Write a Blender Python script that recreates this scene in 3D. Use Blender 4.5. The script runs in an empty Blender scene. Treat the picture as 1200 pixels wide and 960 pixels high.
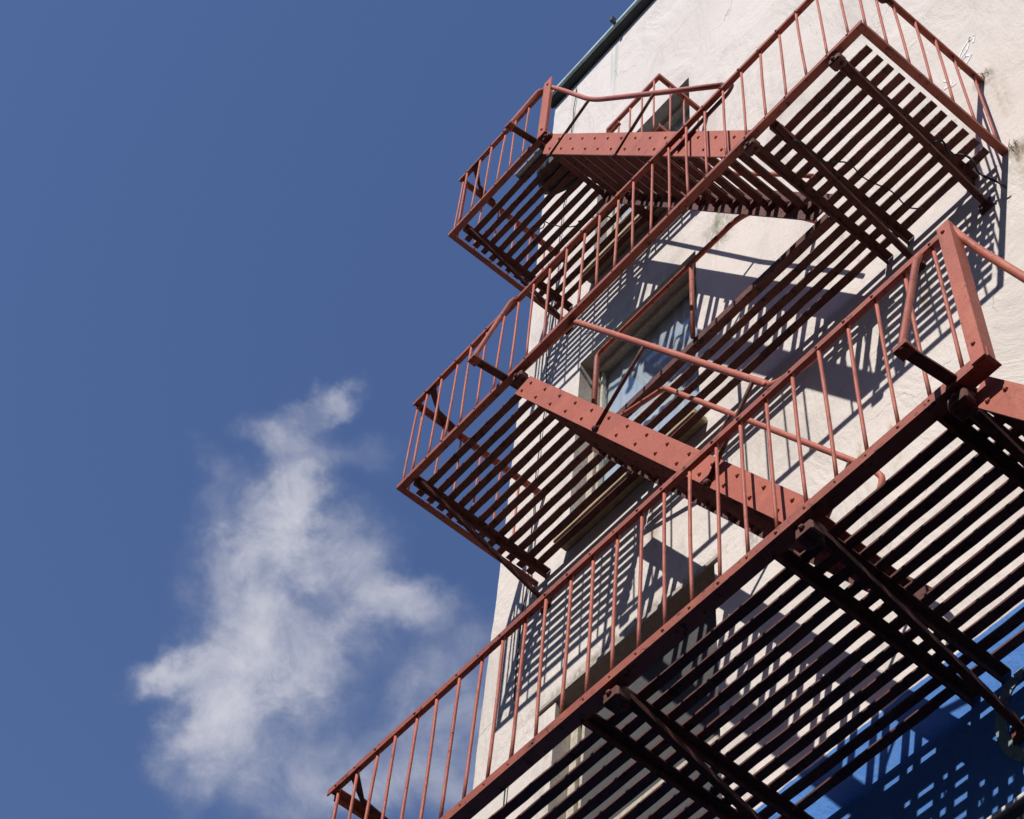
import bpy, bmesh, math, random
from mathutils import Vector, Matrix
random.seed(7)
S = bpy.context.scene
COL = S.collection

# ------------------------------------------------------------------ helpers
class MB:
    """collects shapes and links them as one mesh object"""
    def __init__(s): s.bm = bmesh.new()
    def box(s, a, b, bev=0):
        x0,x1 = sorted((a[0],b[0])); y0,y1 = sorted((a[1],b[1])); z0,z1 = sorted((a[2],b[2]))
        vs = [s.bm.verts.new(c) for c in ((x0,y0,z0),(x1,y0,z0),(x1,y1,z0),(x0,y1,z0),(x0,y0,z1),(x1,y0,z1),(x1,y1,z1),(x0,y1,z1))]
        fs = [s.bm.faces.new([vs[i] for i in f]) for f in ((3,2,1,0),(4,5,6,7),(0,1,5,4),(1,2,6,5),(2,3,7,6),(3,0,4,7))]
        if bev:
            es = {e for f in fs for e in f.edges}
            bmesh.ops.bevel(s.bm, geom=list(es), offset=bev, segments=1, affect='EDGES')
        return s
    def bar(s, p, q, w, h, up=(0,0,1)):
        """rectangular bar from p to q; w across, h along 'up'"""
        p, q = Vector(p), Vector(q); d = (q-p).normalized(); up = Vector(up)
        side = d.cross(up)
        if side.length < 1e-4: side = d.cross(Vector((1,0,0)))
        side.normalize(); u = side.cross(d).normalized()
        vs = []
        for c in (p, q):
            for sx, sz in ((-1,-1),(1,-1),(1,1),(-1,1)):
                vs.append(s.bm.verts.new(c + side*sx*w/2 + u*sz*h/2))
        for f in ((3,2,1,0),(4,5,6,7),(0,1,5,4),(1,2,6,5),(2,3,7,6),(3,0,4,7)): s.bm.faces.new([vs[i] for i in f])
        return s
    def tube(s, pts, r, n=10):
        pts = [Vector(p) for p in pts]; rings = []
        t0 = (pts[1]-pts[0]).normalized(); ref = Vector((0,0,1)) if abs(t0.z) < .9 else Vector((1,0,0))
        for i, p in enumerate(pts):
            if i == 0: t = pts[1]-pts[0]
            elif i == len(pts)-1: t = pts[-1]-pts[-2]
            else: t = (pts[i+1]-p).normalized() + (p-pts[i-1]).normalized()
            t.normalize(); a = t.cross(ref).normalized(); ref = a.cross(t).normalized()*-1 if False else a.cross(t)
            b = a.cross(t).normalized(); ref = b
            rr = r[i] if isinstance(r, (list, tuple)) else r
            rings.append([s.bm.verts.new(p + (a*math.cos(k*2*math.pi/n) + b*math.sin(k*2*math.pi/n))*rr) for k in range(n)])
        for i in range(len(rings)-1):
            for k in range(n):
                f = s.bm.faces.new([rings[i][k], rings[i][(k+1)%n], rings[i+1][(k+1)%n], rings[i+1][k]]); f.smooth = True
        s.bm.faces.new(rings[0][::-1]); s.bm.faces.new(rings[-1])
        return s
    def prism(s, poly, y0, y1):
        """polygon in the xz plane, extruded along y"""
        a = [s.bm.verts.new((x, y0, z)) for x, z in poly]; b = [s.bm.verts.new((x, y1, z)) for x, z in poly]
        s.bm.faces.new(a); s.bm.faces.new(b[::-1]); n = len(poly)
        for i in range(n): s.bm.faces.new([a[(i+1)%n], a[i], b[i], b[(i+1)%n]])
        return s
    def plate(s, poly, z0, z1):
        a = [s.bm.verts.new((x, y, z0)) for x, y in poly]; b = [s.bm.verts.new((x, y, z1)) for x, y in poly]
        s.bm.faces.new(a[::-1]); s.bm.faces.new(b); n = len(poly)
        for i in range(n): s.bm.faces.new([a[i], a[(i+1)%n], b[(i+1)%n], b[i]])
        return s
    def dome(s, c, r, d=(0,-1,0)):
        d = Vector(d).normalized(); a = d.orthogonal().normalized(); b = d.cross(a); c = Vector(c); R_ = []
        for (rad, h) in ((1,0),(.8,.55),(.4,.85)):
            R_.append([s.bm.verts.new(c + (a*math.cos(k*math.pi/3)+b*math.sin(k*math.pi/3))*r*rad + d*r*h) for k in range(6)])
        for i in range(2):
            for k in range(6): s.bm.faces.new([R_[i][k], R_[i][(k+1)%6], R_[i+1][(k+1)%6], R_[i+1][k]])
        s.bm.faces.new(R_[2])
        return s
    def slat(s, x0, x1, y, z, w=.042, t=.010):
        """one flat grating bar along x, slightly wavy from wear"""
        n = max(2, int(abs(x1-x0)/.09)); rows = []
        ph = random.uniform(0, 6)
        for i in range(n+1):
            x = x0+(x1-x0)*i/n; dy = random.uniform(-.0012,.0012)+.0015*math.sin(ph+x*2); dz = .002*math.sin(ph*2+x*3)
            dw = random.uniform(-.0016,.0016)
            rows.append([s.bm.verts.new(c) for c in ((x,y-w/2+dy-dw,z-t+dz),(x,y+w/2+dy+dw,z-t+dz),(x,y+w/2+dy,z+dz),(x,y-w/2+dy,z+dz))])
        for i in range(n):
            for k in range(4): s.bm.faces.new([rows[i][k], rows[i+1][k], rows[i+1][(k+1)%4], rows[i][(k+1)%4]])
        s.bm.faces.new(rows[0]); s.bm.faces.new(rows[-1][::-1])
        return s
    def build(s, name, mat, parent=None, base=None):
        bmesh.ops.recalc_face_normals(s.bm, faces=s.bm.faces)
        me = bpy.data.meshes.new(name); s.bm.to_mesh(me); s.bm.free(); me.materials.append(mat)
        o = bpy.data.objects.new(name, me); COL.objects.link(o)
        if parent is not None: o.parent = parent; o.location = -world_loc(parent)
        elif base is not None:
            b = Vector(base); me.transform(Matrix.Translation(-b)); o.location = b
        return o

def world_loc(o):
    v = Vector((0,0,0))
    while o: v += o.location; o = o.parent
    return v
def thing(name, label, cat, base, group=None):
    o = bpy.data.objects.new(name, None); COL.objects.link(o); o.location = base
    o.empty_display_size = .2; o['label'] = label; o['category'] = cat
    if group: o['group'] = group
    return o
def tag(o, label, cat, group=None):
    o['label'] = label; o['category'] = cat
    if group: o['group'] = group
    return o
def place(mesh_obj, name, parent, loc, rot=None):
    """a copy of a small part (baluster) stood at a world point"""
    c = mesh_obj.copy(); c.name = name; COL.objects.link(c); c.parent = parent; c.location = Vector(loc)-world_loc(parent)
    if rot: c.rotation_euler = rot
    return c

# ------------------------------------------------------------------ materials
class NT:
    def __init__(s, name):
        s.m = bpy.data.materials.new(name); s.m.use_nodes = True; s.t = s.m.node_tree; s.b = s.t.nodes['Principled BSDF']
        s.geo = s.t.nodes.new('ShaderNodeNewGeometry')
    def n(s, kind, **k):
        o = s.t.nodes.new('ShaderNode'+kind)
        for a, v in k.items():
            if hasattr(o, a): setattr(o, a, v)
            else: o.inputs[a].default_value = v
        return o
    def l(s, a, b): s.t.links.new(a, b)
    def pos(s, scale=(1,1,1), rot=(0,0,0)):
        m = s.n('Mapping'); m.inputs['Scale'].default_value = scale; m.inputs['Rotation'].default_value = rot; s.l(s.geo.outputs['Position'], m.inputs['Vector']); return m.outputs[0]
    def noise(s, scale, detail=6, rough=.6, vec=None, dist=0):
        o = s.n('TexNoise'); o.inputs['Scale'].default_value = scale; o.inputs['Detail'].default_value = detail
        o.inputs['Roughness'].default_value = rough; o.inputs['Distortion'].default_value = dist
        s.l(vec if vec is not None else s.geo.outputs['Position'], o.inputs['Vector']); return o.outputs[0]
    def ramp(s, fac, stops):
        o = s.n('ValToRGB'); e = o.color_ramp.elements
        while len(e) < len(stops): e.new(.5)
        for i, (p, c) in enumerate(stops):
            e[i].position = p; e[i].color = (c[0], c[1], c[2], 1) if hasattr(c, '__len__') else (c, c, c, 1)
        s.l(fac, o.inputs[0]); return o.outputs[0]
    def mix(s, fac, a, b, mode='MIX'):
        o = s.n('Mix'); o.data_type = 'RGBA'; o.blend_type = mode
        for v, i in ((fac,0),(a,6),(b,7)):
            if hasattr(v, 'is_output'): s.l(v, o.inputs[i])
            elif hasattr(v, '__len__'): o.inputs[i].default_value = (*v, 1) if len(v) == 3 else v
            else: o.inputs[i].default_value = v
        return o.outputs[2]
    def math(s, op, a, b=0, c=None):
        o = s.n('Math'); o.operation = op
        for i, v in enumerate((a, b, c)):
            if v is None: continue
            if hasattr(v, 'is_output'): s.l(v, o.inputs[i])
            else: o.inputs[i].default_value = v
        return o.outputs[0]
    def smooth(s, v, a, b, lo=0, hi=1):
        o = s.n('MapRange'); o.interpolation_type = 'SMOOTHSTEP'
        s.l(v, o.inputs[0]); 
        for i, k in enumerate((a, b, lo, hi)): o.inputs[i+1].default_value = k
        return o.outputs[0]
    def bump(s, h, strength, dist=.01, prev=None):
        o = s.n('Bump'); o.inputs['Strength'].default_value = strength; o.inputs['Distance'].default_value = dist
        s.l(h, o.inputs['Height'])
        if prev is not None: s.l(prev, o.inputs['Normal'])
        s.l(o.outputs[0], s.b.inputs['Normal']); return o.outputs[0]

def paint_metal(name, base, dark, rust, amount=.62, rough=.55):
    """many coats of brushed paint: faded and darker coats, grime, rust blooms and bare chips"""
    k = NT(name)
    n1 = k.noise(3.5, 6, .65); n2 = k.noise(24, 7, .72); n3 = k.noise(95, 4, .65); n4 = k.noise(9, 5, .6, k.pos((1,1,.5)))
    c = k.mix(k.ramp(n1, [(.35, 0), (.65, 1)]), base, dark)
    c = k.mix(k.ramp(n4, [(.55, 0), (.72, .55)]), c, (base[0]*1.12, base[1]*1.45, base[2]*1.1))   # faded orange coat
    c = k.mix(k.ramp(n3, [(.45, 0), (.8, .35)]), c, (base[0]*1.2, base[1]*1.45, base[2]*1.5))
    c = k.mix(k.ramp(k.noise(6, 6, .7), [(.56, 0), (.72, .6)]), c, (dark[0]*.45, dark[1]*.5, dark[2]*.5)) # grime
    c = k.mix(k.ramp(n2, [(amount, 0), (amount+.05, 1)]), c, rust)
    k.l(c, k.b.inputs['Base Color'])
    k.l(k.ramp(n2, [(.3, rough-.08), (.8, rough+.25)]), k.b.inputs['Roughness'])
    k.b.inputs['Specular IOR Level'].default_value = .3
    b = k.bump(n2, .5, .005); k.bump(n3, .35, .002, b)
    return k.m
M = {}
M['red'] = paint_metal('oxide_red_paint', (.50,.140,.092), (.41,.108,.070), (.13,.040,.026), .63)
M['red_rail'] = paint_metal('oxide_red_rail_paint', (.39,.106,.070), (.27,.072,.048), (.080,.030,.021), .58)
M['red_shaded'] = paint_metal('shade_darkened_red_paint', (.150,.047,.036), (.090,.031,.025), (.035,.018,.014), .56, .65)  # red darkened in its colour to stand in for shade on undersides
M['cable'] = paint_metal('black_cable_rubber', (.03,.03,.03), (.02,.02,.02), (.05,.045,.04), .7)
M['gutter'] = paint_metal('pale_green_gutter_paint', (.42,.55,.56), (.25,.33,.34), (.12,.11,.09), .64)
M['dark'] = paint_metal('dark_coping_paint', (.05,.055,.055), (.035,.035,.035), (.08,.06,.05), .66)

def wall_mat():
    k = NT('painted_stucco_wall')
    sep = k.n('SeparateXYZ'); k.l(k.geo.outputs['Position'], sep.inputs[0]); X, Y, Z = sep.outputs
    big = k.noise(.9, 4, .55)
    trowel = k.noise(2.2, 7, .62, k.pos((1.0,1,.42), (0,.5,0)), .6)
    fine = k.noise(24, 8, .7)
    grain = k.noise(110, 4, .7)
    c = k.mix(k.ramp(big, [(.35, 0), (.7, 1)]), (.79,.715,.655), (.70,.635,.575))
    # fine weathering and grey dirt in the trowel hollows
    c = k.mix(k.ramp(trowel, [(.54, 0), (.68, .45)]), c, (.50,.45,.41))
    c = k.mix(k.ramp(fine, [(.60, 0), (.76, .28)]), c, (.47,.42,.37))
    # vertical run-off streaks
    st = k.noise(9, 5, .65, k.pos((1,1,.07)))
    stm = k.math('MULTIPLY', k.ramp(st, [(.60, 0), (.74, .6)]), k.ramp(k.noise(.8, 3, .5), [(.45, 0), (.6, 1)]))
    c = k.mix(stm, c, (.46,.41,.33))
    # greenish run-off below the gutter end
    g = k.math('MULTIPLY', k.smooth(Z, 4.4, 7.4), k.ramp(k.noise(5, 4, .6, k.pos((1.4,1,.05))), [(.54, 0), (.66, .7)]))
    g = k.math('MULTIPLY', g, k.smooth(X, 1.3, .4))
    c = k.mix(g, c, (.40,.46,.40))
    def stain(c, x, z, rx, rz, col, amt, seed):
        dx = k.math('DIVIDE', k.math('SUBTRACT', X, x), rx); dz = k.math('DIVIDE', k.math('SUBTRACT', Z, z), rz)
        d = k.math('SQRT', k.math('ADD', k.math('MULTIPLY', dx, dx), k.math('MULTIPLY', dz, dz)))
        nn = k.noise(16+seed, 5, .7, k.pos((1,1,.35)))
        v = k.math('MULTIPLY', k.smooth(d, 1.15, .25), k.ramp(nn, [(.38, 0), (.62, amt)]))
        return k.mix(v, c, col)
    # rust weeping from iron fixings, each with its own outline
    for (x, z, rx, rz, col, amt) in ((2.62,-1.55,.035,.30,(.42,.27,.09),.85), (2.42,-1.45,.025,.20,(.45,.30,.12),.7), (2.95,-1.7,.03,.22,(.45,.30,.12),.6),
                                (3.60,.86,.10,.10,(.16,.14,.09),.9), (3.66,.55,.06,.35,(.50,.40,.30),.6), (1.02,-.5,.05,.35,(.42,.28,.15),.7), (2.95,-.6,.06,.3,(.45,.30,.17),.7), (1.93,-3.9,.06,.2,(.30,.2,.15),.6), (3.63,-.12,.10,.14,(.20,.16,.10),.9), (3.68,-.35,.10,.26,(.42,.29,.17),.7),
                                (1.62,2.1,.20,.34,(.22,.22,.14),.95), (1.5,3.02,.16,.10,(.45,.25,.16),.7), (.30,-3.0,.05,.5,(.40,.30,.20),.6),
                                (.75,-1.2,.9,.07,(.26,.21,.15),.9), (.75,2.22,.8,.12,(.45,.40,.33),.6), (.2,1.2,.10,.8,(.50,.45,.38),.6), (.25,-2.1,.12,.7,(.42,.36,.29),.7), (2.0,-.45,.25,.3,(.55,.49,.42),.6), (3.2,-2.2,.3,.5,(.58,.50,.42),.6), (1.9,3.6,.5,.7,(.58,.53,.48),.6), (1.75,-1.30,.10,.12,(.12,.11,.10),.8), (1.0,.12,.6,.06,(.30,.25,.18),.6)):
        c = stain(c, x, z, rx, rz, col, amt, random.uniform(0, 9))
    # hairline cracks
    vo = k.n('TexVoronoi'); vo.feature = 'DISTANCE_TO_EDGE'; vo.inputs['Scale'].default_value = 1.1
    w = k.n('VectorMath'); w.operation = 'ADD'; k.l(k.geo.outputs['Position'], w.inputs[0])
    nc = k.n('TexNoise'); nc.inputs['Scale'].default_value = 3; nc.inputs['Detail'].default_value = 6; k.l(k.geo.outputs['Position'], nc.inputs['Vector'])
    sc = k.n('VectorMath'); sc.operation = 'SCALE'; sc.inputs['Scale'].default_value = .5; k.l(nc.outputs[1], sc.inputs[0]); k.l(sc.outputs[0], w.inputs[1])
    k.l(w.outputs[0], vo.inputs['Vector'])
    crack = k.math('MULTIPLY', k.smooth(vo.outputs['Distance'], .006, .001), k.ramp(k.noise(1.3, 2), [(.5, 0), (.6, .55)]))
    c = k.mix(crack, c, (.25,.22,.19))
    # blue painted lower storey, hand-cut edge
    edge = k.math('ADD', Z, k.math('MULTIPLY', k.math('SUBTRACT', k.noise(8, 3), .5), .03))
    bl = k.smooth(edge, -3.075, -3.085)
    blue = k.mix(k.ramp(fine, [(.4, 0), (.75, .6)]), (.070,.205,.55), (.12,.26,.50))
    c = k.mix(bl, c, blue)
    k.l(c, k.b.inputs['Base Color']); k.b.inputs['Roughness'].default_value = .85; k.b.inputs['Specular IOR Level'].default_value = .2
    b = k.bump(trowel, .9, .05); b = k.bump(fine, .5, .008, b); b = k.bump(grain, .35, .003, b)
    k.bump(crack, -.4, .004, b)
    return k.m
M['wall'] = wall_mat()

def simple(name, c1, c2, scale=12, rough=.7, bump=.2, spec=.3):
    k = NT(name); n1 = k.noise(scale, 6, .65); k.l(k.mix(k.ramp(n1, [(.35, 0), (.7, 1)]), c1, c2), k.b.inputs['Base Color'])
    k.b.inputs['Roughness'].default_value = rough; k.b.inputs['Specular IOR Level'].default_value = spec
    k.bump(n1, bump, .004); return k.m
M['brick'] = simple('bare_masonry_jamb', (.50,.45,.40), (.36,.31,.27), 30, .9, .6)
M['sill'] = simple('weathered_tan_sill', (.48,.40,.24), (.34,.27,.16), 25, .8, .4)
M['woodframe'] = simple('cream_painted_sash', (.60,.55,.45), (.40,.34,.25), 40, .6, .3)
M['white'] = simple('off_white_trim_paint', (.78,.77,.74), (.62,.60,.56), 30, .6, .2)
M['curtain'] = simple('pale_blue_grey_curtain', (.74,.76,.80), (.66,.68,.73), 6, .9, .1)
M['screen'] = simple('dark_grey_window_screen', (.085,.085,.088), (.06,.06,.062), 60, .8, .2)
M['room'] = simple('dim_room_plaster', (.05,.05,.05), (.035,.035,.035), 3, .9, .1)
M['chalk'] = simple('white_spray_paint', (.88,.88,.87), (.80,.80,.78), 40, .6, .05)
M['letter'] = simple('faded_grey_green_lettering', (.24,.32,.32), (.18,.26,.28), 40, .6, .05)
M['board'] = simple('grey_weathered_board', (.42,.42,.40), (.30,.30,.29), 20, .8, .3)
M['bag'] = simple('black_plastic_bag', (.03,.03,.03), (.05,.045,.04), 10, .4, .4)
M['asphalt'] = simple('street_asphalt', (.050,.050,.052), (.038,.038,.040), 8, .9, .3)
M['pave'] = simple('sidewalk_concrete', (.16,.155,.145), (.11,.105,.10), 6, .9, .3)
M['kerb'] = simple('kerb_stone', (.28,.27,.26), (.20,.20,.19), 14, .85, .3)
M['roofing'] = simple('roof_felt', (.07,.07,.07), (.05,.05,.05), 8, .9, .3)
M['fascia'] = simple('dark_shop_fascia', (.02,.022,.028), (.03,.03,.035), 8, .5, .1)
M['straw'] = simple('dry_straw_tuft', (.46,.36,.24), (.30,.23,.15), 60, .9, .1)
def glass():
    k = NT('window_glass'); t = k.t
    g = k.n('BsdfGlossy'); g.inputs['Roughness'].default_value = .03; g.inputs['Color'].default_value = (.9,.95,1,1)
    tr = k.n('BsdfTransparent'); tr.inputs['Color'].default_value = (.90,.93,.94,1)
    lw = k.n('LayerWeight'); lw.inputs['Blend'].default_value = .5
    fr = k.math('ADD', .04, k.math('MULTIPLY', k.math('POWER', lw.outputs['Facing'], 5), .96)); fr = k.math('MULTIPLY', fr, 1.0)
    nn = k.noise(1.2, 2); b = k.n('Bump'); b.inputs['Strength'].default_value = .05; b.inputs['Distance'].default_value = .01; k.l(nn, b.inputs['Height'])
    k.l(b.outputs[0], g.inputs['Normal'])
    mx = k.n('MixShader'); k.l(fr, mx.inputs[0]); k.l(tr.outputs[0], mx.inputs[1]); k.l(g.outputs[0], mx.inputs[2])
    t.links.new(mx.outputs[0], t.nodes['Material Output'].inputs['Surface']); return k.m
M['glass'] = glass()

# ------------------------------------------------------------------ levels (metres; z = 0 is the floor of the middle balcony, the wall is the plane y = 0)
Z1, Z2, Z3 = 3.084, 0.0, -3.348
HR = .86
GROUND = -10.4

# the setting
g = MB(); g.box((-400,-400,GROUND-.5), (400,400,GROUND-.12)); o = g.build('road', M['asphalt'], base=(0,-6,GROUND-.12)); o['kind'] = 'structure'
g = MB(); g.box((-60,-5.5,GROUND-.1195), (60,12,GROUND)); o = g.build('pavement', M['pave'], base=(0,-2,GROUND)); o['kind'] = 'structure'
g = MB(); g.box((-60,-5.66,GROUND-.1195), (60,-5.502,GROUND+.006), .01); o = g.build('kerb', M['kerb'], base=(0,-5.6,GROUND)); o['kind'] = 'structure'

# ------------------------------------------------------------------ the building
XW = -.373; XE = 14.0; ROOF = 7.46
b_root = thing('stucco_building', 'tall pale stucco building with windows and a blue painted lower storey', 'building', (0, 4, GROUND))
WIN = [ (.34, 1.37, Z1+.06, Z1+1.87), (.28, 1.39, Z2+.06, Z2+2.10), (.28, 1.46, Z3+.06, Z3+2.10) ]
REV = .17
def facade():
    m = MB(); bm = m.bm
    SHOPZ = (-8.0, -4.0)
    holes = [(a,b,c,d) for a,b,c,d in WIN] + [(2.0, 9.0, GROUND+.5, -4.9)]
    xs = sorted({XW, XW+.12, -.1, XE} | {v for h in holes for v in h[:2]} | {3.0+i for i in range(11)})
    zs = sorted({GROUND, ROOF} | {v for h in holes for v in h[2:]} | {round(GROUND+.5+i*.11, 3) for i in range(1, 158) if GROUND+.5+i*.11 < ROOF-.05})
    vc = {}
    def V(x, z):
        if (x, z) not in vc:
            dx = 0
            if x == XW: dx = .007*math.sin(z*2.1)+random.uniform(-.004,.004)
            vc[(x, z)] = bm.verts.new((x+dx, 0, z))
        return vc[(x, z)]
    for i in range(len(xs)-1):
        for j in range(len(zs)-1):
            cx, cz = (xs[i]+xs[i+1])/2, (zs[j]+zs[j+1])/2
            if any(a < cx < b and c < cz < d for a,b,c,d in holes): continue
            bm.faces.new([V(xs[i],zs[j]), V(xs[i+1],zs[j]), V(xs[i+1],zs[j+1]), V(xs[i],zs[j+1])])
    # side wall, with the same wavering corner
    for j in range(len(zs)-1):
        a, b = V(XW, zs[j]), V(XW, zs[j+1])
        c = bm.verts.new((XW, 9, zs[j+1])); d = bm.verts.new((XW, 9, zs[j]))
        bm.faces.new([a, b, c, d])
    # back and far side
    q = [bm.verts.new(p) for p in ((XW,9,GROUND),(XE,9,GROUND),(XE,9,ROOF),(XW,9,ROOF))]; bm.faces.new(q)
    q = [bm.verts.new(p) for p in ((XE,0,GROUND),(XE,9,GROUND),(XE,9,ROOF),(XE,0,ROOF))]; bm.faces.new(q)
    me = bpy.data.meshes.new('wall'); bm.to_mesh(me); bm.free(); me.materials.append(M['wall'])
    o = bpy.data.objects.new('wall', me); COL.objects.link(o); o.parent = b_root; o.location = -b_root.location
    return o
wall = facade()
m = MB(); m.box((XW-.02,-.02,ROOF+.003),(XE,9,ROOF+.06)); roof = m.build('roof', M['roofing'], b_root)
# gutter along the roof edge
m = MB(); m.box((XW-.035,-.075,ROOF-.015),(XE,-.002,ROOF+.0), .004); m.build('coping', M['dark'], b_root)
m = MB(); m.prism([(XW-.04, ROOF+.002), (XE, ROOF+.002), (XE, ROOF+.05), (XW-.04, ROOF+.05)], -.105, -.070); m.build('gutter', M['gutter'], b_root)
# small lightning spikes / brackets on the gutter
for x in (.55,):
    m = MB(); m.box((x,-.16,ROOF+.0),(x+.03,-.106,ROOF+.10), .005); m.build('gutter_bracket', M['dark'], b_root)

def window(idx):
    x0, x1, z0, z1 = WIN[idx]
    w = MB()
    # plastered reveal: left, right, head, bottom (butted just inside the opening)
    e = .0
    w.box((x0-.012,.001,z0),(x0,REV,z1)); w.box((x1,.001,z0),(x1+.012,REV,z1)); w.box((x0-.012,.001,z1),(x1+.012,REV,z1+.012)); w.box((x0-.012,.001,z0-.012),(x1+.012,REV,z0))
    fr_root = None
    f = MB(); t = .055; yf0, yf1 = .105, .16
    f.box((x0+.002,yf0,z0+.002),(x0+t,yf1,z1-.002),.004); f.box((x1-t,yf0,z0+.002),(x1-.002,yf1,z1-.002),.004)
    f.box((x0+t+.001,yf0,z1-t),(x1-t-.001,yf1,z1-.002),.004); f.box((x0+t+.001,yf0,z0+.002),(x1-t-.001,yf1,z0+t),.004)
    # inner stiles
    f.box((x0+t+.012,yf0+.02,z0+t),(x0+t+.032,yf1-.005,z1-t),.002); f.box((x1-t-.032,yf0+.02,z0+t),(x1-t-.012,yf1-.005,z1-t),.002)
    zm = (z0+z1)/2-.05
    f.box((x0+t+.034,yf0+.012,zm),(x1-t-.034,yf1-.005,zm+.04),.003)
    win = f.build('window', M['woodframe'], b_root)
    rv = w.build('reveal', M['brick'], win)
    p = MB(); p.box((x0+t+.003,yf0+.035,z0+t+.003),(x1-t-.003,yf0+.040,z1-t-.003)); p.build('pane', M['glass'], win)
    s = MB(); s.box((x0+.0,-.105,z0-.050),(x1+.06,-.002,z0-.002),.006); s.box((x0+.001,-.001,z0+.0005),(x1-.001,.10,z0+.02)); s.build('sill', M['sill'], win)
    # curtain, hung in folds just behind the glass
    cy = .182 if idx < 2 else .128
    c = MB(); n = 110; lo = []; hi = []
    for i in range(n+1):
        u = i/n; x = x0+.03+(x1-x0-.06)*u; yy = cy+((.005*math.sin(u*46+2*math.sin(u*9))+.003*math.sin(u*91)) if idx < 2 else 0)
        x = x if idx < 2 else x0+.09+(x1-x0-.18)*u
        lo.append(c.bm.verts.new((x+(.01*math.sin(u*20) if idx < 2 else 0), yy, z0+.03))); hi.append(c.bm.verts.new((x, yy, z1-(-.03 if idx < 2 else .06))))
    for i in range(n):
        q = c.bm.faces.new([lo[i],lo[i+1],hi[i+1],hi[i]]); q.smooth = True
    co = c.build('curtain' if idx < 2 else 'insect_screen', M['curtain'] if idx < 2 else M['screen'], win)
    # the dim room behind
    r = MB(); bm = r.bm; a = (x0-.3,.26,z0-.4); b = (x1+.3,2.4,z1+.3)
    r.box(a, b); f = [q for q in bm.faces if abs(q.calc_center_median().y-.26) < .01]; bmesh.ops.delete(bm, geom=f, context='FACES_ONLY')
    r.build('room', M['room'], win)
    return win
wins = [window(i) for i in range(3)]
# projecting cracked head over the lowest window
m = MB(); m.box((.14,-.014,-1.262),(1.50,-.001,-1.225), .005); m.build('lintel', M['brick'], b_root)

# shopfront below: pale ledge, dark fascia, display windows
m = MB(); m.box((1.2,-.028,-3.998),(XE-.2,-.001,-3.972),.003); m.build('ledge', M['white'], b_root)
m = MB(); m.box((1.25,-.018,-4.895),(XE-.25,-.001,-4.004),.004); m.build('fascia', M['fascia'], b_root)
m = MB()
for x in (2.0, 3.95, 5.45, 7.2, 8.92): m.box((x,.04,GROUND+.5),(x+.08,.12,-4.9),.006)
m.box((2.081,.05,-6.2),(8.919,.11,-6.12)); sf = m.build('shop_window', M['dark'], b_root)
m = MB(); m.box((2.08,.075,GROUND+.5),(8.92,.082,-4.9)); m.build('pane', M['glass'], sf)
m = MB(); m.box((1.9,.5,GROUND+.4),(9.1,3,-4.8)); f = [q for q in m.bm.faces if abs(q.calc_center_median().y-.5) < .01]; bmesh.ops.delete(m.bm, geom=f, context='FACES_ONLY'); m.build('room', M['room'], sf)

# faded letters on the blue storey
def arc(cx, cz, rx, rz, a0, a1, w, n=16):
    out = []
    for i in range(n+1):
        a = math.radians(a0+(a1-a0)*i/n); out.append((cx+rx*math.cos(a), cz+rz*math.sin(a)))
    return out
def ribbon(m, pts, w, y=-.004, t=.003):
    for i in range(len(pts)-1):
        a, b = Vector((pts[i][0],y,pts[i][1])), Vector((pts[i+1][0],y,pts[i+1][1]))
        m.bar(a, b, w, t, up=(0,1,0))
lt = thing('painted_letter', 'faded grey green painted curve of lettering on the blue wall below the lowest balcony', 'lettering', (2.98,-.004,-3.62))
m = MB(); ribbon(m, arc(2.98,-3.62,.13,.20, 50, 330, .05), .05); m.build('stroke', M['letter'], lt)

# white graffiti beside the balcony end
gt = thing('graffiti_tag', 'small white spray painted graffiti tag on the wall at the upper right', 'graffiti', (3.5,-.004,1.3))
def px2w(u, v):   # measured stroke points, already in wall coordinates through the table below
    return G0 + (u-1125)*GX + (v-60)*GY
GRAF = [[(3.475,1.285),(3.530,1.380),(3.605,1.440),(3.560,1.330),(3.505,1.305)],[(3.575,1.400),(3.632,1.415),(3.61,1.35)],
        [(3.48,1.27),(3.545,1.285),(3.575,1.235),(3.520,1.185),(3.470,1.225),(3.50,1.27)],[(3.50,1.22),(3.53,1.13)],
        [(3.375,1.235),(3.415,1.165),(3.405,1.10),(3.44,1.09)],[(3.36,1.15),(3.40,1.13)]]
for st in GRAF:
    m = MB(); ribbon(m, st, .016, -.002, .002); m.build('spray_stroke', M['chalk'], gt)

# unseen terrace added behind the camera: it blocks sky light, shades the street and shows in the glass
M['dark_brick'] = simple('dark_terrace_brick', (.13,.075,.06), (.09,.055,.045), 9, .9, .4)
ot = thing('sky_block_terrace', 'long dark brick terrace, unseen, added across the street to block sky light', 'building', (3,-20,GROUND))
m = MB(); m.box((-32,-26,GROUND),(38,-15,9.6)); m.build('wall', M['dark_brick'], ot)
m = MB(); m.box((-32.2,-26,9.603),(38.2,-14.7,10.1), .05); m.build('cornice', M['dark'], ot)
for fz in range(5):
    for i in range(22):
        x = -30.5+i*3.1; z = GROUND+1.4+fz*3.5
        m = MB(); m.box((x,-14.997,z),(x+1.2,-14.9,z+1.9), .02); m.build('window', M['white'], ot); w_ = bpy.data.objects[-1] if False else None

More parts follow.
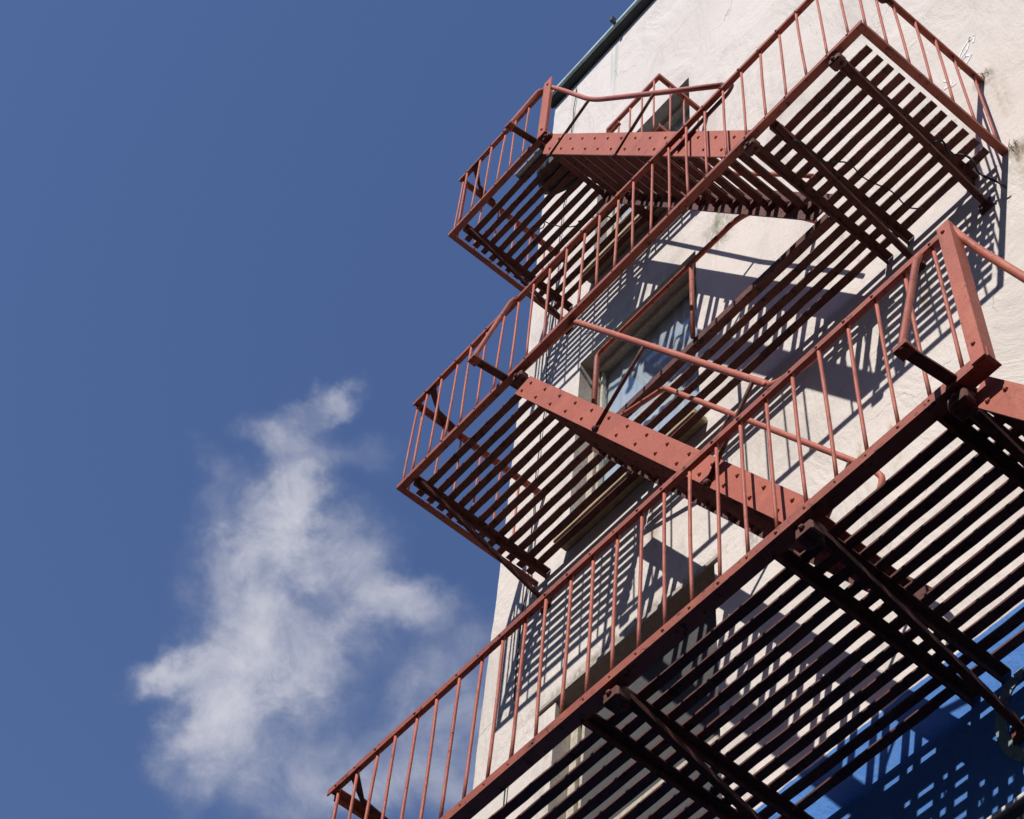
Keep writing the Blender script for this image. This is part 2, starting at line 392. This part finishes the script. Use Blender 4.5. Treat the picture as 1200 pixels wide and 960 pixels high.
# ------------------------------------------------------------------ fire escape parts
def baluster_proto(h, name):
    m = MB(); n = 6; bend = random.uniform(-.0045,.0045)
    m.tube([(bend*math.sin(math.pi*i/n), .6*bend*math.sin(math.pi*i/n), h*i/n) for i in range(n+1)], .0072, 8)
    bmesh.ops.recalc_face_normals(m.bm, faces=m.bm.faces)
    me = bpy.data.meshes.new(name); m.bm.to_mesh(me); m.bm.free(); me.materials.append(M['red'])
    return me
BAL = [baluster_proto(HR-.012, 'baluster') for _ in range(6)]
def baluster(parent, x, y, z, lean=(0,0)):
    o = bpy.data.objects.new('baluster', random.choice(BAL)); COL.objects.link(o); o.parent = parent
    o.location = Vector((x, y, z))-world_loc(parent)
    o.rotation_euler = (lean[0]+random.uniform(-.009,.009), lean[1]+random.uniform(-.008,.008), random.uniform(0,6.28))
    return o
def joist(parent, x, z, y0=-.955, strut=True, w=.045, drop=.33, yend=-.003, sw=.030):
    m = MB(); m.box((x-w/2, y0, z-.022),(x+w/2, yend, z-.0145)); m.box((x-w/2, y0, z-.062),(x-w/2+.008, yend, z-.0225))
    for y in (-.93,-.5,-.1):
        if y > y0: m.dome((x+.006,y,z-.022), .010, (0,0,-1))
    j = m.build('joist', M['red_shaded'], parent)
    if strut:
        m = MB(); m.bar((x+.012, y0+.02, z-.050), (x+.012, -.004, z-drop), sw, .010); m.bar((x+.012+sw/2, y0+.03, z-.050), (x+.012+sw/2, -.004, z-drop+.004), .007, .030)
        m.box((x-.030,-.014,z-drop-.05),(x+.050,-.001,z-drop+.035),.003)
        for dx in (-.012,.035): m.dome((x+dx,-.014,z-drop-.03), .010)
        m.build('strut', M['red_shaded'], j)
    return j
def angle_x(m, x0, x1, y, z, h=.040, w=.045, t=.007, top=True, rivets=(), below=False):
    """steel angle running along x: outer vertical leg at y, horizontal leg going inward"""
    m.box((x0, y, z-h),(x1, y+t, z))
    if top: m.box((x0, y+t, z-t),(x1, y+w, z-.0005))
    else: m.box((x0, y+t, z-h),(x1, y+w, z-h+t))
    for x in rivets:
        if random.random() < .85: m.dome((x+random.uniform(-.004,.004), y, z-h/2+random.uniform(-.003,.003)), random.uniform(.0055,.0085))
def angle_y(m, x, y0, y1, z, side=1, h=.040, w=.045, t=.007, top=True):
    m.box((x, y0, z-h),(x-side*t, y1, z))
    if top: m.box((x-side*t, y0, z-t),(x-side*w, y1, z-.0005))
    else: m.box((x-side*t, y0, z-h),(x-side*w, y1, z-h+t))

YS = [-.875+.0727*i for i in range(12)]           # grating bars across the full depth
def floor_bay(parent, x0, x1, ys, z):
    m = MB()
    for y in ys: m.slat(x0+random.uniform(-.004,.004), x1+random.uniform(-.004,.004), y, z-.004)
    return m.build('floor_grating', M['red_shaded'], parent)

def outrigger(parent, x, z, stay_dx=.0, D=1.0):
    """flat bar running out past the edge, with a stay rising to the top rail"""
    m = MB(); m.bar((x-.01,-.60,z-.035),(x-.09,-D-.205,z-.012),.045,.012); o = m.build('outrigger', M['red_shaded'], parent)
    m = MB(); m.tube([(x-.09,-D-.20,z-.03),(x-.09,-D-.195,z+.02),(x-.075,-D-.03,z+.78),(x-.07,-D-.008,z+.85)], .014, 8)
    m.box((x-.12,-D-.215,z-.022),(x-.06,-D-.165,z+.006),.003); m.build('stay', M['red_rail'], o)
    return o

def gusset(parent, x, z, side=1, D=1.0):
    m = MB(); m.plate([(x+side*.14,-D+.012),(x+side*.20,-D+.012),(x+side*.075,-D+.14),(x+side*.05,-D+.30),(x+side*.012,-D+.33),(x+side*.035,-D+.16)], z-.018, z-.010)
    return m.build('corner_gusset', M['red_shaded'], parent)

def tube_bend(pts, r=.08, n=5):
    """round the inner corners of a polyline"""
    P = [Vector(p) for p in pts]; out = [P[0]]
    for i in range(1, len(P)-1):
        a = P[i]+(P[i-1]-P[i]).normalized()*r; c = P[i]+(P[i+1]-P[i]).normalized()*r
        for k in range(n+1):
            t = k/n; out.append(a*(1-t)**2+P[i]*2*t*(1-t)+c*t*t)
    out.append(P[-1]); return out

GRP_B = 'balconies of the fire escape'; GRP_S = 'steep stairs between the fire escape balconies'
def pieces(x0, x1, cuts):
    e = [x0]+list(cuts)+[x1]; return [(e[i], e[i+1]) for i in range(len(e)-1)]

# ---- middle balcony (z = 0), full length with the stair well inside its rail
def balcony_middle():
    z = Z2; XR = 3.594
    T = thing('fire_escape_balcony', 'middle fire escape balcony with unbroken outer railing, above the bright riveted stair', 'balcony', (1.8,-.5,z), GRP_B)
    bx = [.124+.1407*i for i in range(25)]
    m = MB(); angle_x(m, 0, XR, -1.0, z+.002, h=.034, w=.042, top=False, rivets=bx); angle_y(m, 0, -.957, -.002, z+.001, side=-1, h=.034, w=.038, top=False); angle_y(m, XR, -.957, -.002, z+.001, side=1, h=.034, w=.042, top=False)
    m.build('edge_beam', M['red_rail'], T)
    m = MB(); angle_x(m, 1.045, 2.77, -.412, z-.002, h=.055, w=.04, top=False); m.build('well_beam', M['red_shaded'], T)
    floor_bay(T, .036, 1.045, YS, z); floor_bay(T, 1.05, 2.775, YS[7:], z); floor_bay(T, 2.78, 3.524, YS, z)
    for x in (.125, 1.015, 2.80, 2.945, 3.385): joist(T, x, z, strut=(x not in (2.80, 1.015)), sw=(.018 if x < 1 else .030))
    # railing
    m = MB(); angle_x(m, -.003, XR+.003, -1.005, z+HR, h=.027, w=.036, rivets=bx); angle_y(m, -.003, -.968, -.002, z+HR-.001, side=-1, w=.038, h=.027); angle_y(m, XR+.003, -.968, -.002, z+HR-.001, side=1, w=.038, h=.027)
    m.build('top_rail', M['red_rail'], T)
    for x in bx: baluster(T, x, -.988, z)
    for s, xx in ((0,.012),(1,XR-.012)):
        for i in range(6): baluster(T, xx, -.93+.148*i if s == 0 else -.81+.15*i, z)
    baluster(T, XR-.012, -.955, z); baluster(T, .014, -.975, z)
    gusset(T, 0, z+HR, 1); gusset(T, XR, z+HR, -1)
    outrigger(T, 1.015, z)
    # end post fixing and clamp lumps where the joists meet the beam
    for x in (1.03, 2.80, 3.385):
        m = MB(); m.box((x-.035,-.985,z-.10),(x+.04,-.93,z-.048),.008); m.dome((x,-.985,z-.075),.014); m.dome((x+.02,-.94,z-.10),.016,(0,0,-1)); m.build('beam_clamp', M['red_shaded'], T)
    # pipe guard along the well
    m = MB(); m.tube(tube_bend([(1.0,-.43,z-.02),(1.0,-.43,z+.80),(2.16,-.43,z+.80),(2.30,-.37,z+.84),(2.38,-.02,z+1.0)], .05), .0165, 10)
    gr = m.build('guard_rail', M['red_rail'], T)
    m = MB(); m.tube([(1.80,-.43,z-.02),(1.80,-.43,z+.785)], .014, 8); m.build('guard_post', M['red_rail'], gr)
    return T
# ---- top balcony, short; its outer rail stops at a post where the stair goes down
def balcony_top():
    z = Z1; D = 1.0; X0 = -.01
    T = thing('fire_escape_balcony', 'topmost and shortest fire escape balcony, nearest the roof corner', 'balcony', (.8,-.5,z), GRP_B)
    bx = [.082+.1385*i for i in range(6)]
    m = MB(); angle_x(m, X0, 1.03, -1.0, z+.002, h=.034, w=.042, top=False, rivets=bx); angle_y(m, X0, -.957, -.002, z+.001, side=-1, h=.034, w=.038, top=False)
    m.build('edge_beam', M['red_rail'], T)
    m = MB(); angle_y(m, 1.56, -.46, -.002, z+.002, side=1, h=.046, w=.05, top=False); m.build('end_beam', M['red_rail'], T)
    m = MB(); angle_x(m, 1.045, 1.55, -.435, z-.002, h=.055, w=.04, top=False); m.build('well_beam', M['red_shaded'], T)
    floor_bay(T, .036, 1.045, YS, z); floor_bay(T, 1.05, 1.50, YS[7:], z)
    for x in (.125, 1.015): joist(T, x, z, sw=.018, strut=(x < 1))
    joist(T, 1.47, z, y0=-.43)
    m = MB(); angle_x(m, X0-.003, .96, -1.005, z+HR, h=.027, w=.036, rivets=bx); angle_y(m, X0-.003, -.968, -.002, z+HR-.001, side=-1, w=.038, h=.027); m.build('top_rail', M['red_rail'], T)
    for x in bx: baluster(T, x, -.988, z)
    for i in range(6): baluster(T, X0+.012, -.93+.148*i, z)
    baluster(T, .014, -.975, z)
    m = MB(); m.box((.955,-1.008,z-.05),(.963,-.935,z+HR+.03)); m.box((.9635,-1.008,z-.05),(1.035,-1.0,z+HR+.03)); m.dome((1.0,-1.008,z+.80),.012); m.dome((1.0,-1.008,z+.03),.012); m.build('post', M['red'], T)
    gusset(T, X0, z+HR, 1)
    outrigger(T, .985, z)
    m = MB(); m.box((.98,-.985,z-.10),(1.06,-.93,z-.048),.008); m.dome((1.02,-.985,z-.075),.014); m.build('beam_clamp', M['red_shaded'], T)
    # inner railing round the narrow part
    zz = z+.85
    m = MB(); angle_x(m, 1.0, 1.56, -.468, zz, h=.035, w=.035); angle_y(m, 1.563, -.46, -.002, zz-.001, side=1, w=.04, h=.035)
    m.box((1.0,-.468,zz-.12),(1.01,-.44,zz-.036)); m.box((1.0,-.468,zz-.13),(1.14,-.445,zz-.121)); m.build('inner_rail', M['red_rail'], T)
    for x in (1.12,1.25,1.38,1.50): baluster(T, x, -.455, z-.01)
    for y in (-.36,-.22,-.09): baluster(T, 1.55, y, z-.01)
    return T
# ---- lowest balcony
def balcony_low():
    z = Z3; D = 1.03; XR = 5.3
    T = thing('fire_escape_balcony', 'lowest fire escape balcony in the foreground, its railing ending in a thick post', 'balcony', (2.2,-.5,z), GRP_B)
    bx = [.076+.1441*i for i in range(26)]
    bx = [x for x in bx if x < 3.72]
    m = MB(); angle_x(m, .02, 3.79, -D, z+.004, h=.050, w=.062, top=False, rivets=bx); angle_y(m, .02, -D+.063, -.002, z+.002, side=-1, h=.046, w=.05, top=False)
    m.build('edge_beam', M['red_rail'], T)
    m = MB(); angle_x(m, 3.66, XR, -.412, z-.002, h=.055, w=.04, top=False); m.build('well_beam', M['red_shaded'], T)
    ys = [-.93+.0]+YS[1:] if False else YS
    floor_bay(T, .056, .98, YS, z); floor_bay(T, 1.0, 1.90, YS, z); floor_bay(T, 1.91, 2.77, YS, z); floor_bay(T, 2.78, 3.512, YS, z)
    floor_bay(T, 3.545, XR, YS[7:], z); floor_bay(T, 3.545, 3.655, YS[:7], z)
    for x, s in ((.13,True),(1.0,True),(1.76,False),(1.93,True),(2.775,False),(2.92,True),(3.535,False),(3.605,True),(4.45,True)): joist(T, x, z, strut=s, y0=(-.985 if x < 4 else -.40))
    m = MB(); angle_x(m, .012, 3.76, -D-.005, z+HR+.03, h=.036, w=.038, rivets=bx); angle_y(m, .012, -D+.034, -.002, z+HR+.029, side=-1, w=.05); m.build('top_rail', M['red_rail'], T)
    for x in bx:
        b = baluster(T, x, -D+.012, z); b.scale = (1.05,1.05,1.034)
    for i in range(7):
        b = baluster(T, .034, -.98+.148*i, z); b.scale = (1,1,1.034)
    m = MB(); m.box((3.728,-D-.014,z-.05),(3.785,-D-.006,z+HR+.045)); m.box((3.777,-D-.0055,z-.05),(3.785,-D+.045,z+HR+.045)); m.dome((3.755,-D-.014,z+.05),.010); m.dome((3.752,-D-.014,z+.85),.010); m.build('post', M['red'], T)
    gusset(T, .02, z+HR+.03, 1, D)
    outrigger(T, 3.70, z, D=D)
    for x in (1.93, 2.92, 3.62):
        m = MB(); m.box((x-.04,-1.01,z-.12),(x+.045,-.94,z-.05),.008); m.dome((x,-1.01,z-.08),.015); m.dome((x+.02,-.95,z-.12),.018,(0,0,-1)); m.build('beam_clamp', M['red_shaded'], T)
    return T
B2 = balcony_middle(); B1 = balcony_top(); B3 = balcony_low()

# ---- stairs
def stair(base, label, tl, bl, slope, zend, zfloor, yo=-.95, yi=-.425, n=14):
    T = thing('fire_escape_stair', label, 'stairs', base, GRP_S)
    (xt, zt), (xb, zb) = tl, bl
    s = slope
    xte = xt+(zt-zend)/s; xbe = xb+(zb-zend)/s
    poly = [(xb, zb), (xbe, zend), (xte, zend), (xt, zt)]
    ang = math.atan(s); L = math.hypot(xbe-xb, zend-zb); d = Vector((math.cos(ang), 0, -math.sin(ang))); nrm = Vector((math.sin(ang), 0, math.cos(ang)))
    wd = (Vector((xt,0,zt))-Vector((xb,0,zb))).dot(nrm)
    step = (zt-zend-.08)/n
    riv = []
    for k in range(n+1):
        p = Vector((xb,0,zb))+d*((.07+step*k)/math.sin(ang))
        riv.append(p+nrm*wd*.26); riv.append(p+nrm*wd*.74+d*(.05))
    riv = [r for r in riv if r.z > zend+.04]
    for y, sgn in ((yo,-1),(yi,1)):
        m = MB(); m.prism(poly, y-.005, y+.005)
        for r in riv: m.dome((r.x, y+sgn*.005, r.z), .011, (0,sgn,0)); m.dome((r.x, y-sgn*.005, r.z), .010, (0,-sgn,0))
        m.build('stringer', M['red'] if sgn < 0 else M['red_shaded'], T)  # inner side takes the darkened red, imitating the shade of the treads
    for k in range(n):
        zc = zt-.06-step*(k+.5); xc = xb+(zb-zc)/s+wd*.50/math.sin(ang)
        m = MB()
        for q in (-.0335, .0335): m.box((xc+q-.0205, yo+.0055, zc-.008),(xc+q+.0205, yi-.0055, zc))
        for yy in (yo+.0058, yi-.0308): m.box((xc-.050, yy, zc-.034),(xc+.050, yy+.025, zc-.0085))
        m.build('tread', M['red_shaded'], T)
    return T, d, nrm, wd
def handrail(T, pts, stays, r=.0165, bend=.06):
    m = MB(); m.tube(tube_bend(pts, bend), r, 10); h = m.build('handrail', M['red'], T)
    for a, b in stays:
        m = MB(); m.tube(tube_bend([a, tuple(Vector(a)*.12+Vector(b)*.88+Vector((-.0,0,-.0))), b], .01), .0105, 8); m.dome(a, .02, (0,-1,0)); m.build('stay', M['red_shaded'], h)
    return h
# middle stair: middle balcony down to the lowest
T, *_ = stair((1.9,-.68,Z3), 'riveted red stair dropping from the middle balcony to the lowest balcony', (1.116,-.150), (.990,-.172), 1.690, Z3+.01, Z3)
handrail(T, [(.99,-.955,.012),(1.46,-.955,-.022),(2.745,-.955,-2.212),(2.80,-.955,-2.305),(3.03,-.955,-2.36)], [((1.70,-.962,-1.345),(2.018,-.955,-1.004)), ((2.42,-.962,-2.57),(2.70,-.955,-2.12))])
handrail(T, [(.99,-.42,-.02),(1.57,-.42,-.235),(2.80,-.42,-2.345),(2.845,-.42,-2.46),(2.80,-.42,-2.56)], [((1.74,-.415,-1.35),(2.04,-.42,-1.03)), ((2.42,-.415,-2.57),(2.70,-.42,-2.17))], r=.0145, bend=.035)
# upper stair
T, *_ = stair((1.8,-.68,Z2), 'riveted red stair from the topmost balcony down to the middle balcony', (1.021,3.09), (.966,2.862), 1.659, Z2+.01, Z2)
handrail(T, [(.985,-.99,Z1+.82),(1.10,-.97,Z1+.60),(1.45,-.95,2.90),(2.04,-.95,1.96),(2.62,-.95,1.04)], [((1.05,-.957,2.68),(1.425,-.95,2.965)), ((1.73,-.957,1.57),(2.07,-.95,1.93))], bend=.22)
m = MB(); m.tube(tube_bend([(2.60,-.952,1.07),(2.70,-.95,.91),(2.66,-.948,.865),(2.47,-.965,.80),(2.27,-.968,.76)], .03), .012, 8); m.build('handrail_return', M['red_shaded'], T)
handrail(T, [(1.0,-.42,Z1+.30),(1.20,-.42,Z1+.0),(2.03,-.42,1.62),(2.62,-.42,.66),(2.72,-.42,.48)], [((1.73,-.415,1.57),(1.99,-.42,1.70))], r=.0145, bend=.05)
# lowest stair
T, *_ = stair((4.6,-.68,-6.7), 'steep stair leaving the lowest balcony beyond its end post at the right edge', (3.712,-3.345), (3.632,-3.435), 1.69, -6.7, -6.7)
handrail(T, [(3.765,-1.02,Z3+.90),(3.82,-.955,-2.62),(4.02,-.95,-3.21),(5.40,-.95,-5.53)], [])
handrail(T, [(3.70,-.42,Z3+.02),(3.98,-.42,Z3-.03),(5.5,-.42,Z3-2.6)], [], r=.0145)

# ------------------------------------------------------------------ small things
def cable(name, label, pts, r=.0045, mat='cable', group=None):
    m = MB(); m.tube(pts, r, 6); o = m.build(name, M[mat], base=pts[-1]); tag(o, label, 'cable', group); return o
pts = []
for i in range(50):
    z = 7.3-i*.235; pts.append((-.06+.012*math.sin(i*.9)+.008*math.sin(i*2.3), -.012-.008*abs(math.sin(i*.7)), z))
cable('wall_cable', 'thin black cable hanging down the wall near the left corner of the building', pts)
pts = []
for i in range(26):
    t = i/25; pts.append((.45+.55*t+.03*math.sin(t*21), -.62+.45*t+.05*math.cos(t*17), Z1-.055-.06*math.sin(t*math.pi)-.02*math.sin(t*25)))
cable('loose_wire', 'tangle of loose black wire hooked under the topmost balcony floor', pts, .004)
pts = []
for i in range(24):
    t = i/23; pts.append((2.96+.16*t+.015*math.sin(t*19), -.86+.75*t, -.09-.05*math.sin(t*math.pi*3)))
cable('looped_wire', 'loose looping wire strung below the right part of the middle balcony floor', pts, .004)
pts = []
for i in range(20):
    t = i/19; pts.append((3.40+.12*t+.02*math.sin(t*15), -.33+.30*t, -.10-.30*t*t+.02*math.sin(t*19)))
cable('knotted_cord', 'dark cord trailing from the right end of the middle balcony to the wall', pts, .006)

m = MB(); m.box((.63,-.935,Z1+.006),(.985,-.845,Z1+.032),.004); tag(m.build('wooden_board', M['board'], base=(.8,-.9,Z1+.006)), 'pale grey board lying on the topmost balcony floor beside the post', 'board')
m = MB(); bmesh.ops.create_icosphere(m.bm, subdivisions=3, radius=.13)
for v in m.bm.verts:
    k = 1+.22*math.sin(v.co.x*38+v.co.y*21)*math.cos(v.co.z*31)+random.uniform(-.05,.05)
    v.co = Vector((v.co.x*1.35*k, v.co.y*.95*k, max(-.06, v.co.z*.8*k)))
for v in m.bm.verts: v.co += Vector((.84,-.70,Z1+.064))
for f in m.bm.faces: f.smooth = True
tag(m.build('rubbish_bag', M['bag'], base=(.84,-.70,Z1+.004)), 'crumpled black bag on the topmost balcony floor, seen through the slats', 'bag')

def tuft(name, label, c, n, L, d0):
    m = MB()
    for i in range(n):
        d = (Vector(d0)+Vector((random.uniform(-.8,.8), random.uniform(-.6,.1), random.uniform(-.8,.8)))).normalized(); l = L*random.uniform(.4,1)
        p = Vector(c)+Vector((random.uniform(-.03,.03), 0, random.uniform(-.03,.03)))
        m.tube([p, p+d*l*.5, p+d*l+Vector((0,0,-.25*l))], [.0016,.0013,.0006], 4)
    o = m.build(name, M['straw'], base=c); tag(o, label, 'dry plant', 'dry tufts where the balcony iron enters the wall')
tuft('straw_tuft', 'dry straw tuft growing from the wall where the top rail of the middle balcony ends', (3.60,-.004,.89), 16, .035, (.3,-.4,.2))
tuft('straw_tuft', 'longer dry straw tuft hanging where the floor beam of the middle balcony meets the wall', (3.62,-.004,-.02), 22, .055, (.5,-.3,-.8))
tuft('straw_tuft', 'straggly dry tuft under the outer edge of the lowest balcony, near the building corner', (.70,-.985,Z3-.05), 40, .08, (.2,.1,-.6))

# ------------------------------------------------------------------ world: sky and cloud
SUN = Vector((.24, -1.0, 1.05)).normalized()         # towards the sun
elev = math.asin(SUN.z); azim = math.atan2(SUN.x, SUN.y)
world = bpy.data.worlds.new('World'); S.world = world; world.use_nodes = True
nt = world.node_tree; nt.nodes.clear()
def N(kind, **k):
    o = nt.nodes.new('ShaderNode'+kind)
    for a, v in k.items(): setattr(o, a, v)
    return o
sky = N('TexSky', sky_type='NISHITA', sun_disc=False, sun_elevation=elev, sun_rotation=azim, air_density=1.0, dust_density=0.0, ozone_density=4.0)
tc = N('TexCoord')
# directions expressed as a tangent plane around the cloud's own bearing
CD = Vector((-0.57361,0.25412,0.77871)).normalized()
CU = Vector((0,0,1)).cross(CD).normalized(); CV = CD.cross(CU).normalized()
def dotn(v):
    o = N('VectorMath', operation='DOT_PRODUCT'); nt.links.new(tc.outputs['Generated'], o.inputs[0]); o.inputs[1].default_value = v; return o.outputs['Value']
def mth(op, a, b=0., c=None):
    o = N('Math', operation=op)
    for i, v in enumerate((a,b,c)):
        if v is None: continue
        if hasattr(v, 'is_output'): nt.links.new(v, o.inputs[i])
        else: o.inputs[i].default_value = v
    return o.outputs[0]
dF = mth('MAXIMUM', dotn(CD), .05)
cu = mth('DIVIDE', dotn(CU), dF); cv = mth('DIVIDE', dotn(CV), dF)
comb = N('CombineXYZ'); nt.links.new(cu, comb.inputs[0]); nt.links.new(cv, comb.inputs[1])
# warp for ragged edges
def noise(vec, scale, detail, rough, dist=0.):
    o = N('TexNoise'); nt.links.new(vec, o.inputs['Vector']); o.inputs['Scale'].default_value = scale; o.inputs['Detail'].default_value = detail; o.inputs['Roughness'].default_value = rough; o.inputs['Distortion'].default_value = dist; return o
w1 = noise(comb.outputs[0], 18, 5, .6)
ws = N('VectorMath', operation='SUBTRACT'); nt.links.new(w1.outputs[1], ws.inputs[0]); ws.inputs[1].default_value = (.5,.5,.5)
wsc = N('VectorMath', operation='SCALE'); nt.links.new(ws.outputs[0], wsc.inputs[0]); wsc.inputs['Scale'].default_value = .07
wv = N('VectorMath', operation='ADD'); nt.links.new(comb.outputs[0], wv.inputs[0]); nt.links.new(wsc.outputs[0], wv.inputs[1])
BLOBS = [(0.0002, 0.0996, 0.022, 0.0124, 2.697, 1.1), (0.0255, 0.0767, 0.0262, 0.0197, 2.346, 0.8), (-0.0243, 0.0765, 0.0308, 0.0167, 2.877, 0.5), (0.0077, 0.061, 0.0306, 0.0436, 3.053, 1.1), (0.0484, 0.0455, 0.0194, 0.0196, 2.878, 0.55), (0.0122, 0.0282, 0.0478, 0.0433, 2.881, 1.4), (0.0155, -0.0085, 0.0499, 0.047, -3.049, 1.35), (-0.0194, 0.0276, 0.0416, 0.0325, -3.052, 1.1), (-0.0594, 0.0134, 0.044, 0.0217, -3.138, 1.15), (-0.0333, -0.0069, 0.0436, 0.0239, 2.625, 0.95), (0.0465, -0.0565, 0.0318, 0.018, 2.625, 1.2), (0.0124, -0.0521, 0.0538, 0.0405, 2.89, 1.45), (-0.0312, -0.0321, 0.0564, 0.0281, 2.452, 1.15), (0.0218, -0.0897, 0.0257, 0.0378, -3.129, 1.1), (-0.008, -0.0778, 0.043, 0.034, 2.894, 0.95), (-0.0592, -0.0692, 0.074, 0.0428, 2.721, 0.8), (-0.0967, -0.0241, 0.0529, 0.0519, 2.718, 0.85), (-0.0367, -0.1013, 0.0648, 0.0297, 2.897, 0.65), (-0.09, -0.0836, 0.0568, 0.0299, 2.897, 0.7), (-0.1205, -0.0627, 0.0441, 0.0514, 2.895, 0.6)]
acc = None
for (u, v, ru, rv, rot, wt) in BLOBS:
    mp = N('Mapping', vector_type='TEXTURE'); nt.links.new(wv.outputs[0], mp.inputs[0])
    mp.inputs['Location'].default_value = (u, v, 0); mp.inputs['Rotation'].default_value = (0,0,rot); mp.inputs['Scale'].default_value = (ru, rv, 1)
    ln = N('VectorMath', operation='LENGTH'); nt.links.new(mp.outputs[0], ln.inputs[0])
    mr = N('MapRange', interpolation_type='SMOOTHSTEP'); nt.links.new(ln.outputs['Value'], mr.inputs[0])
    for i, x in enumerate((1.0, .0, 0., wt)): mr.inputs[i+1].default_value = x
    acc = mr.outputs[0] if acc is None else mth('ADD', acc, mr.outputs[0])
n1 = noise(comb.outputs[0], 30, 10, .66, .5); n2 = noise(wv.outputs[0], 11, 7, .58, .2)
fb = mth('ADD', mth('MULTIPLY', n1.outputs[0], .5), mth('MULTIPLY', n2.outputs[0], .5))
den = mth('MULTIPLY', acc, mth('SUBTRACT', mth('MULTIPLY', fb, 4.7), 1.05))
cl = N('MapRange', interpolation_type='SMOOTHSTEP'); nt.links.new(den, cl.inputs[0])
for i, x in enumerate((-.10, 3.3, 0., .95)): cl.inputs[i+1].default_value = x
hz = N('Mix', data_type='RGBA')
bgs = N('Background'); bgc = N('Background')
SKY_STR = .134
sat = N('HueSaturation'); nt.links.new(sky.outputs[0], sat.inputs['Color']); sat.inputs['Saturation'].default_value = 1.05; sat.inputs['Hue'].default_value = .509; sat.inputs['Value'].default_value = 1.02
nt.links.new(sat.outputs[0], bgs.inputs[0]); bgs.inputs[1].default_value = SKY_STR
bgc.inputs[0].default_value = (.90,.90,1.0,1); bgc.inputs[1].default_value = .74
mx = N('MixShader'); nt.links.new(cl.outputs[0], mx.inputs[0]); nt.links.new(bgs.outputs[0], mx.inputs[1]); nt.links.new(bgc.outputs[0], mx.inputs[2])
out = N('OutputWorld'); nt.links.new(mx.outputs[0], out.inputs[0])

sd = bpy.data.lights.new('sun', 'SUN'); sd.energy = 5.0; sd.angle = math.radians(.53); sd.color = (1.0,.955,.90)
so = bpy.data.objects.new('sun', sd); COL.objects.link(so); so.rotation_euler = (-SUN).to_track_quat('-Z','Y').to_euler(); so.location = (5,-20,20)

# ------------------------------------------------------------------ camera
cam = bpy.data.cameras.new('camera'); co = bpy.data.objects.new('camera', cam); COL.objects.link(co)
rt = Vector((.636060,.768731,.066931)); fw = Vector((-.446452,.295876,.844475)); up = Vector((.629371,-.567018,.531397))
co.matrix_world = Matrix(((rt.x,up.x,-fw.x,5.477408),(rt.y,up.y,-fw.y,-3.932424),(rt.z,up.z,-fw.z,-8.822113),(0,0,0,1)))
cam.sensor_width = 36; cam.lens = 2274.561/1200*36; cam.clip_start = .1; cam.clip_end = 2000
S.camera = co
S.render.engine = 'CYCLES'
S.view_settings.view_transform = 'Standard'; S.view_settings.look = 'None'; S.view_settings.exposure = -.08; S.view_settings.gamma = 1
S.cycles.max_bounces = 6; S.cycles.diffuse_bounces = 2; S.cycles.transparent_max_bounces = 8
